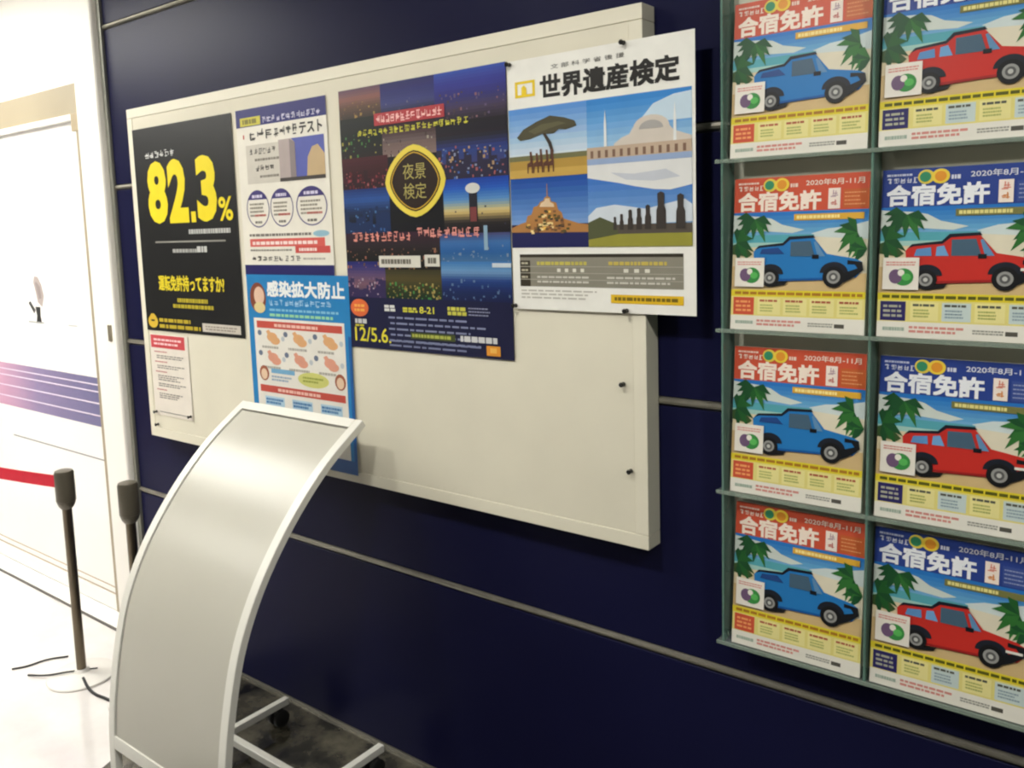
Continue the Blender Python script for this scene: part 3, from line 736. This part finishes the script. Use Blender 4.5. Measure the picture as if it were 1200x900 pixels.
# ------------------------------------------------------------------ brochures
BW, BH, BT = 0.262, 0.305, 0.010
def brochure_parts(kind):
    s = Sheet(BW, BH, 0.0)
    red = kind == 'blue_car'
    HEAD = (204,84,58) if red else (44,66,140)
    HEAD2 = (196,96,50) if red else (60,80,146)
    s.rect('cover_header', HEAD, 0, 0, 1, 0.225, 1)
    s.rect('cover_header', HEAD2, 0.82, 0.10, 1, 0.215, 2)
    s.lines('cover_header', (236,206,190) if red else (190,196,220), 0.03, 0.025, 0.20, 0.045, 1, 3, 1, 0.6, 0, 0.1)
    s.blocks('cover_header', (238,222,206) if red else (210,214,230), 0.03, 0.05, 0.235, 0.085, 5, 3, 2)
    s.ell('cover_header', (226,206,80), 0.28, 0.052, 0.052, 0.042, 3); s.ell('cover_header', (56,140,100), 0.275, 0.052, 0.036, 0.030, 4)
    s.ell('cover_header', (236,206,70), 0.37, 0.052, 0.056, 0.043, 4); s.ell('cover_header', (226,150,50), 0.37, 0.052, 0.036, 0.030, 5)
    s.lines('cover_header', (236,206,190) if red else (210,214,230), 0.435, 0.045, 0.49, 0.075, 1, 3, 3, 0.8, 0, 0.4)
    s.text('cover_header', (238,222,206) if red else (220,222,232), '2020年8月-11月', 0.55, 0.028, 0.965, 0.068, 3, 0.01)
    s.lines('cover_header', (226,160,110) if red else (150,160,196), 0.83, 0.11, 0.98, 0.205, 4, 4, 4, 0.3)
    s.heavy('title_lettering', (246,228,212) if red else (236,238,242), '合宿免許', 0.03, 0.093, 0.665, 0.220, 3, 0.0055)
    s.rect('title_lettering', (240,226,214), 0.715, 0.09, 0.80, 0.218, 4)
    s.blocks('title_lettering', (214,120,100) if not red else (170,140,150), 0.725, 0.10, 0.79, 0.15, 1, 5, 5)
    s.blocks('title_lettering', (214,140,80) if not red else (190,110,100), 0.725, 0.158, 0.79, 0.208, 1, 5, 6)
    b = 'beach_picture'
    s.grad(b, (36,112,194), (120,176,210), 0, 0.225, 1, 0.385, 6, 1)
    s.poly(b, (206,214,206), [(0.22,0.255),(0.30,0.27),(0.38,0.31),(0.55,0.345),(0.46,0.365),(0.24,0.35),(0.0,0.36),(0.0,0.24)], 2)
    s.poly(b, (204,216,214), [(0.60,0.37),(0.72,0.34),(0.86,0.33),(1,0.30),(1,0.42),(0.70,0.42)], 2)
    s.rect(b, (86,164,176), 0, 0.375, 0.62, 0.43, 3); s.rect(b, (160,200,190), 0, 0.425, 0.66, 0.455, 3)
    s.rect(b, (222,206,170), 0, 0.45, 1, 0.60, 2); s.poly(b, (222,214,190), [(0.62,0.39),(1,0.41),(1,0.62),(0.62,0.62)], 4)
    s.rect(b, (206,178,128), 0, 0.58, 1, 0.745, 3)
    # palms
    rnd = random.Random(3)
    for pk, (cu, cv, sz, dirs) in enumerate(((0.17, 0.27, 0.17, (-170,-150,-125,-95,-60,-35,-10,170)), (0.03, 0.42, 0.16, (-80,-50,-20,20,60,90)), (0.93, 0.37, 0.17, (200,170,150,-140,-110,-85,120)), (1.0, 0.47, 0.15, (180,200,220,160,140)))):
        for d in dirs:
            a = math.radians(d); l_ = sz*rnd.uniform(0.75, 1.05)
            eu, ev = cu+l_*math.cos(a), cv-l_*0.9*math.sin(a)+0.02
            mu, mv = (cu+eu)/2, (cv+ev)/2-0.02
            nu, nv = -math.sin(a)*0.026, -math.cos(a)*0.026
            cl = lambda q: min(max(q, 0.0), 1.0)
            s.poly('palm_picture#%d' % (pk // 2), rnd.choice(((36,92,44),(50,110,50),(30,78,44))), [(cl(cu), cv), (cl(mu+nu), mv+nv), (cl(eu), ev), (cl(mu-nu), mv-nv)], 6)
    s.poly('palm_picture#0', (60,84,46), [(0.0,0.44),(0.06,0.42),(0.16,0.50),(0.13,0.52),(0.0,0.50)], 5)
    s.rect('cover_banner', (220,170,60) if red else (120,120,70), 0.47, 0.245, 0.97, 0.285, 4)
    s.lines('cover_banner', (246,226,150) if red else (226,216,140), 0.49, 0.252, 0.80, 0.278, 1, 5, 9, 0.8, 0, 0.06)
    # car
    C = (36,118,184) if red else (196,48,40)
    D = (24,84,150) if red else (150,34,34)
    c = 'car_picture'
    s.poly(c, C, [(0.17,0.485),(0.20,0.452),(0.26,0.442),(0.395,0.435),(0.44,0.40),(0.62,0.395),(0.72,0.50),(0.92,0.53),(0.97,0.55),(0.975,0.60),(0.93,0.645),(0.70,0.665),(0.36,0.675),(0.26,0.67),(0.18,0.60)], 8)
    s.poly(c, (26,28,40), [(0.18,0.472),(0.21,0.445),(0.395,0.428),(0.44,0.388),(0.62,0.382),(0.635,0.398),(0.45,0.408),(0.40,0.445),(0.22,0.458)], 9)
    if red:
        s.poly(c, (34,70,130), [(0.22,0.50),(0.235,0.468),(0.36,0.458),(0.41,0.50)], 10)
    else:
        s.poly(c, (90,140,190), [(0.225,0.515),(0.24,0.475),(0.33,0.465),(0.335,0.515)], 10)
        s.poly(c, (110,160,206), [(0.36,0.515),(0.365,0.462),(0.41,0.455),(0.44,0.515)], 10)
    s.poly(c, (70,96,116), [(0.455,0.515),(0.455,0.422),(0.60,0.418),(0.635,0.515)], 10)
    s.poly(c, (96,140,180), [(0.625,0.425),(0.655,0.515),(0.71,0.515),(0.64,0.42)], 10)
    s.rect(c, (20,22,28), 0.615, 0.505, 0.665, 0.53, 11)
    s.poly(c, D, [(0.27,0.665),(0.70,0.65),(0.93,0.632),(0.93,0.645),(0.70,0.665),(0.36,0.677)], 10)
    s.poly(c, (24,26,30), [(0.87,0.54),(0.97,0.55),(0.98,0.60),(0.90,0.655),(0.82,0.69),(0.84,0.62),(0.94,0.59),(0.92,0.565),(0.87,0.565)], 11)
    s.ell(c, (30,34,44), 0.775, 0.62, 0.10, 0.07, 10, 18, 0, 180); s.ell(c, (30,34,44), 0.31, 0.63, 0.095, 0.065, 10, 18, 0, 180)
    s.poly(c, (24,24,26), [(0.30,0.69),(0.44,0.675),(0.42,0.70),(0.32,0.715)], 10)
    for cu, cv, ru in ((0.775, 0.645, 0.078), (0.305, 0.655, 0.07)):
        s.ell(c, (24,24,26), cu, cv, ru, ru*BW/BH*1.0, 12); s.ell(c, (150,150,146), cu, cv, ru*.62, ru*.62*BW/BH, 13); s.ell(c, (90,90,90), cu, cv, ru*.40, ru*.40*BW/BH, 14); s.ell(c, (190,190,184), cu, cv, ru*.2, ru*.2*BW/BH, 15)
    if not red: s.rect(c, (224,220,210), 0.86, 0.585, 0.96, 0.60, 13)
    # badge on white square
    g_ = 'round_badge'
    s.rect(g_, (232,226,214), 0.03, 0.525, 0.262, 0.715, 16)
    s.lines(g_, (214,140,130), 0.05, 0.545, 0.24, 0.575, 2, 17, 12, 0.5)
    s.ell(g_, (60,140,70), 0.165, 0.64, 0.065, 0.052, 17, 18); s.ell(g_, (110,86,116), 0.115, 0.637, 0.044, 0.043, 18, 16)
    s.ell(g_, (232,226,214), 0.15, 0.615, 0.022, 0.02, 19, 12); s.ell(g_, (90,180,90), 0.185, 0.64, 0.03, 0.022, 19, 12)
    # price strip
    p_ = 'price_panel'
    s.rect(p_, (222,204,50), 0.0, 0.735, 1.0, 0.778, 5)
    s.lines(p_, (170,120,40) if red else (90,90,30), 0.03, 0.745, 0.98, 0.768, 1, 6, 13, 0.8, 0, 0.05)
    s.rect(p_, (226,214,130), 0.0, 0.778, 1.0, 0.905, 5)
    s.rect(p_, HEAD if red else (44,40,96), 0.02, 0.785, 0.185, 0.90, 6)
    s.lines(p_, (236,160,100) if red else (170,170,150), 0.04, 0.80, 0.17, 0.885, 3, 7, 14, 0.5, 0.2, 0.3)
    for k in range(4):
        u = 0.215+k*0.197
        col = (232,222,150) if (red or k % 2 == 0) else (196,210,206)
        s.rect(p_, col, u, 0.788, u+0.175, 0.895, 6)
        s.lines(p_, (176,96,70) if red else (90,92,80), u+0.015, 0.797, u+0.15, 0.812, 1, 7, 15+k, 0.9, 0, 0.2)
        s.lines(p_, (170,176,100) if k % 2 == 0 or red else (140,160,170), u+0.02, 0.825, u+0.15, 0.88, 3, 7, 20+k, 0.5)
    f_ = 'footer_print'
    s.rect(f_, (228,224,212), 0, 0.905, 1, 1, 5)
    s.lines(f_, (160,176,160), 0.04, 0.935, 0.18, 0.965, 1, 6, 25, 0.7, 0)
    s.lines(f_, (210,140,130), 0.21, 0.925, 0.56, 0.972, 2, 6, 26, 0.6)
    s.lines(f_, (150,150,140), 0.60, 0.935, 0.78, 0.965, 2, 6, 27, 0.6, 0)
    s.rect(f_, (84,82,74), 0.79, 0.94, 0.86, 0.965, 6)
    return s
MESHES = {}
for kind in ('blue_car', 'red_car'):
    s = brochure_parts(kind)
    d = {}
    pages = MB().box((-BW/2, 0.0, 0), (BW/2, BT, BH), mat('brochure_pages', (232,228,216), 0.6))
    d['pages'] = pages.mesh('pages')
    for p in s.order: d[p] = s.parts[p].mesh(p.split('#')[0])
    MESHES[kind] = d
ROWS = ('top row', 'second row', 'third row', 'bottom row')
rnd = random.Random(9)
for ci, kind in enumerate(('blue_car', 'red_car')):
    cx = (-0.025, 0.258)[ci]
    for ri, z in enumerate(shelf_z):
        lab = ('orange headed brochure with blue car, ' if ci == 0 else 'navy headed brochure with red car, ') + ROWS[ri] + ' of the clear rack'
        r = empty('brochure', (cx + rnd.uniform(-0.002, 0.002), -0.058, z+0.001), lab, 'brochure', 'licence camp brochures in the clear rack')
        r.rotation_euler = (math.radians(-5.0), 0, math.radians(0))
        for p, me in MESHES[kind].items():
            part_object(p, me, r)

# ------------------------------------------------------------------ curved poster stand
stand_white = mat('stand_white', (228,226,217), 0.38, 0, 0.5, 0.02, 4)
stand_panel = mat('stand_panel', (190,187,175), 0.28, 0, 0.24, 0.02, 3)
gap_dark = mat('stand_gap', (92,88,78), 0.6)
rubber = mat('rubber_black', (22,22,22), 0.5)
SX0, SX1 = -1.74, -1.19
key = [(-0.140,1.083),(-0.272,0.995),(-0.382,0.895),(-0.472,0.788),(-0.535,0.690),(-0.583,0.583),(-0.616,0.457),(-0.637,0.338),(-0.648,0.235),(-0.652,0.14),(-0.653,0.06)]
def spline(pts, n):
    out = []
    for i in range(len(pts)-1):
        p0 = pts[max(i-1,0)]; p1 = pts[i]; p2 = pts[i+1]; p3 = pts[min(i+2,len(pts)-1)]
        for k in range(n):
            t = k/n
            out.append(tuple(0.5*((2*p1[j])+(-p0[j]+p2[j])*t+(2*p0[j]-5*p1[j]+4*p2[j]-p3[j])*t*t+(-p0[j]+3*p1[j]-3*p2[j]+p3[j])*t**3) for j in range(2)))
    out.append(pts[-1]); return out
prof = spline(key, 4)
def frames(pr, x):
    fr = []
    for i, (y, z) in enumerate(pr):
        a = pr[max(i-1,0)]; b = pr[min(i+1,len(pr)-1)]
        t = Vector((0, b[0]-a[0], b[1]-a[1])).normalized()
        nrm = Vector((0, t.z, -t.y))          # outward (towards the hall)
        fr.append((Vector((x-stand.location.x, y-stand.location.y, z)), Vector((1,0,0)), nrm))
    return fr
stand = empty('poster_stand', ((SX0+SX1)/2, -0.4, 0.0), 'empty white curved poster stand on casters before the navy wall', 'display stand')
SW, SD = 0.030, 0.020
sec = [(0.0015,0),(SW-0.0015,0),(SW,-0.0015),(SW,-SD),(0,-SD),(0,-0.0015)]
n_all = len(prof)
MB().sweep(frames(prof, SX0), sec, stand_white).build('side_rail', stand)
MB().sweep(frames(prof, SX1-SW), sec, stand_white).build('side_rail', stand)
def piece(z_hi, z_lo):
    return [p for p in prof if z_lo <= p[1] <= z_hi]
inn = (SX1-SX0) - 2*SW
# top rail follows the first bit of the curve; bottom rail near z = 0.24
def cut(s0, s1):
    """sub-profile between two arc lengths from the top"""
    acc, out, L = 0.0, [], []
    for i, p in enumerate(prof):
        if i: acc += math.dist(p, prof[i-1])
        L.append(acc)
    def at(sv):
        for i in range(1, len(prof)):
            if L[i] >= sv:
                t = (sv-L[i-1])/(L[i]-L[i-1]); return tuple(prof[i-1][j]+(prof[i][j]-prof[i-1][j])*t for j in range(2))
        return prof[-1]
    return [at(s0)] + [p for p, l in zip(prof, L) if s0+0.004 < l < s1-0.004] + [at(s1)]
secr = [(0,0),(inn,0),(inn,-SD),(0,-SD)]
MB().sweep(frames(cut(0.0, 0.030), SX0+SW), secr, stand_white, False).build('top_rail', stand)
SB = 1.045
MB().sweep(frames(cut(SB, SB+0.036), SX0+SW), secr, stand_white, False).build('bottom_rail', stand)
GAP = 0.005
secp = [(GAP,-0.004),(inn-0.002,-0.004),(inn-0.002,-0.010),(GAP,-0.010)]
MB().sweep(frames(cut(0.035, SB-0.001), SX0+SW), secp, stand_panel).build('poster_panel', stand)
secb = [(0,-0.012),(inn,-0.012),(inn,-0.016),(0,-0.016)]
MB().sweep(frames(cut(0.028, SB+0.002), SX0+SW), secb, gap_dark).build('backing_sheet', stand)
T_ = 0.022
RL = (SX0+0.052, SX1-0.052)
for x in RL:
    boxo('base_rail', (x-T_/2, -0.640, 0.058), (x+T_/2, -0.082, 0.058+T_), stand_white, stand, 0.002)
boxo('foot_bar', (SX0+0.004, -0.640, 0.058), (SX1-0.004, -0.640+T_, 0.058+T_), stand_white, stand, 0.002)
boxo('cross_bar', (RL[0]+T_/2, -0.332, 0.058), (RL[1]-T_/2, -0.332+T_, 0.058+T_), stand_white, stand, 0.002)
def caster(x, y):
    c = MB().box((-0.012,-0.012,0.036),(0.012,0.012,0.058), mat('caster_fork', (60,60,58), 0.4, 0.6)).build('caster', stand, Vector((x,y,0))-stand.location, 0.002)
    for s_ in (-1, 1):
        MB().lathe([(0.010,-0.009),(0.022,-0.009),(0.0275,-0.006),(0.0275,0.006),(0.022,0.009),(0.010,0.009)], rubber, 20, (0.016*s_, 0, 0.0275), 'X').build('wheel', c)
for x in RL:
    caster(x, -0.120); caster(x, -0.60)

# ------------------------------------------------------------------ belt barrier posts
post_metal = mat('post_bronze', (112,102,86), 0.30, 0.85, 0.5, 0.05, 12)
post_head = mat('post_head', (98,92,80), 0.38, 0.3, 0.5, 0.05, 12)
post_base = mat('post_base', (236,232,226), 0.25, 0.0, 0.5, 0.03, 6)
def barrier_post(x, y, label):
    r = empty('barrier_post', (x, y, 0), label, 'barrier post', 'belt barrier posts')
    MB().lathe([(0.118,0.0),(0.120,0.003),(0.118,0.008),(0.095,0.013),(0.030,0.020),(0.022,0.030)], post_base, 40).build('base', r)
    MB().lathe([(0.0165,0.028),(0.0165,0.660)], post_metal, 24).build('pole', r)
    h = MB().lathe([(0.019,0.640),(0.027,0.652),(0.031,0.664),(0.031,0.668),(0.033,0.670),(0.033,0.772),(0.030,0.780),(0.018,0.784)], post_head, 28).build('belt_head', r)
    MB().box((-0.034,-0.012,0.70),(-0.020,0.012,0.768), rubber).build('belt_slot', h, None, 0.001)
    return r
p1 = barrier_post(-2.555, -0.345, 'dark barrier post with red belt before the white door')
p2 = barrier_post(-2.205, -0.295, 'dark barrier post half hidden behind the curved stand')
p3 = barrier_post(-3.95, -0.56, 'dark barrier post holding the far end of the red belt')
belt_red = mat('belt_red', (206,28,52), 0.6, 0, 0.3, 0.05, 40)
a = Vector((-0.030, -0.004, 0)); b = Vector((-3.92+2.555, -0.556+0.345, 0))
d = (b-a).normalized(); nn = Vector((-d.y, d.x, 0))*0.0009
bl = MB()
segs = 12
vs, fs = [], []
for i in range(segs+1):
    p = a + (b-a)*i/segs; sag = -0.012*4*(i/segs)*(1-i/segs)
    for dz, off in ((0.711,-1),(0.757,-1),(0.757,1),(0.711,1)):
        vs.append((p.x+nn.x*off, p.y+nn.y*off, dz+sag))
for i in range(segs):
    for k in range(4):
        fs.append((i*4+k, i*4+(k+1)%4, (i+1)*4+(k+1)%4, (i+1)*4+k))
bl.add(vs, fs, belt_red).build('belt', p1)

# ------------------------------------------------------------------ cables on the floor
def cable(name, pts, rad, label):
    cu = bpy.data.curves.new(name, 'CURVE'); cu.dimensions = '3D'; cu.bevel_depth = rad; cu.bevel_resolution = 2; cu.resolution_u = 8
    sp = cu.splines.new('BEZIER'); sp.bezier_points.add(len(pts)-1)
    o0 = Vector(pts[0])
    for bp, p in zip(sp.bezier_points, pts):
        bp.co = Vector(p)-o0; bp.handle_left_type = bp.handle_right_type = 'AUTO'
    o = bpy.data.objects.new(name, cu); COL.objects.link(o)
    dg = bpy.context.evaluated_depsgraph_get()
    me = bpy.data.meshes.new_from_object(o.evaluated_get(dg))
    bpy.data.objects.remove(o)
    me.materials.clear(); me.materials.append(rubber)
    for p in me.polygons: p.use_smooth = True
    o = link(name, me, None, o0)
    prop(o, label, 'cable', 'black cables on the floor')
cable('floor_cable', [(-2.821,-0.481,0.004),(-2.798,-0.442,0.004),(-2.783,-0.37,0.004),(-2.74,-0.309,0.004)], 0.0035, 'short black cable lying on the floor left of the belted post')
cable('floor_cable', [(-2.722,-0.465,0.004),(-2.644,-0.432,0.013),(-2.576,-0.385,0.026),(-2.526,-0.30,0.018)], 0.0035, 'black cable running across the base of the belted post')
cable('floor_cable', [(-2.493,-0.37,0.022),(-2.43,-0.383,0.010),(-2.375,-0.385,0.005),(-2.328,-0.379,0.005),(-2.24,-0.37,0.005)], 0.005, 'thick black cable going behind the curved stand')
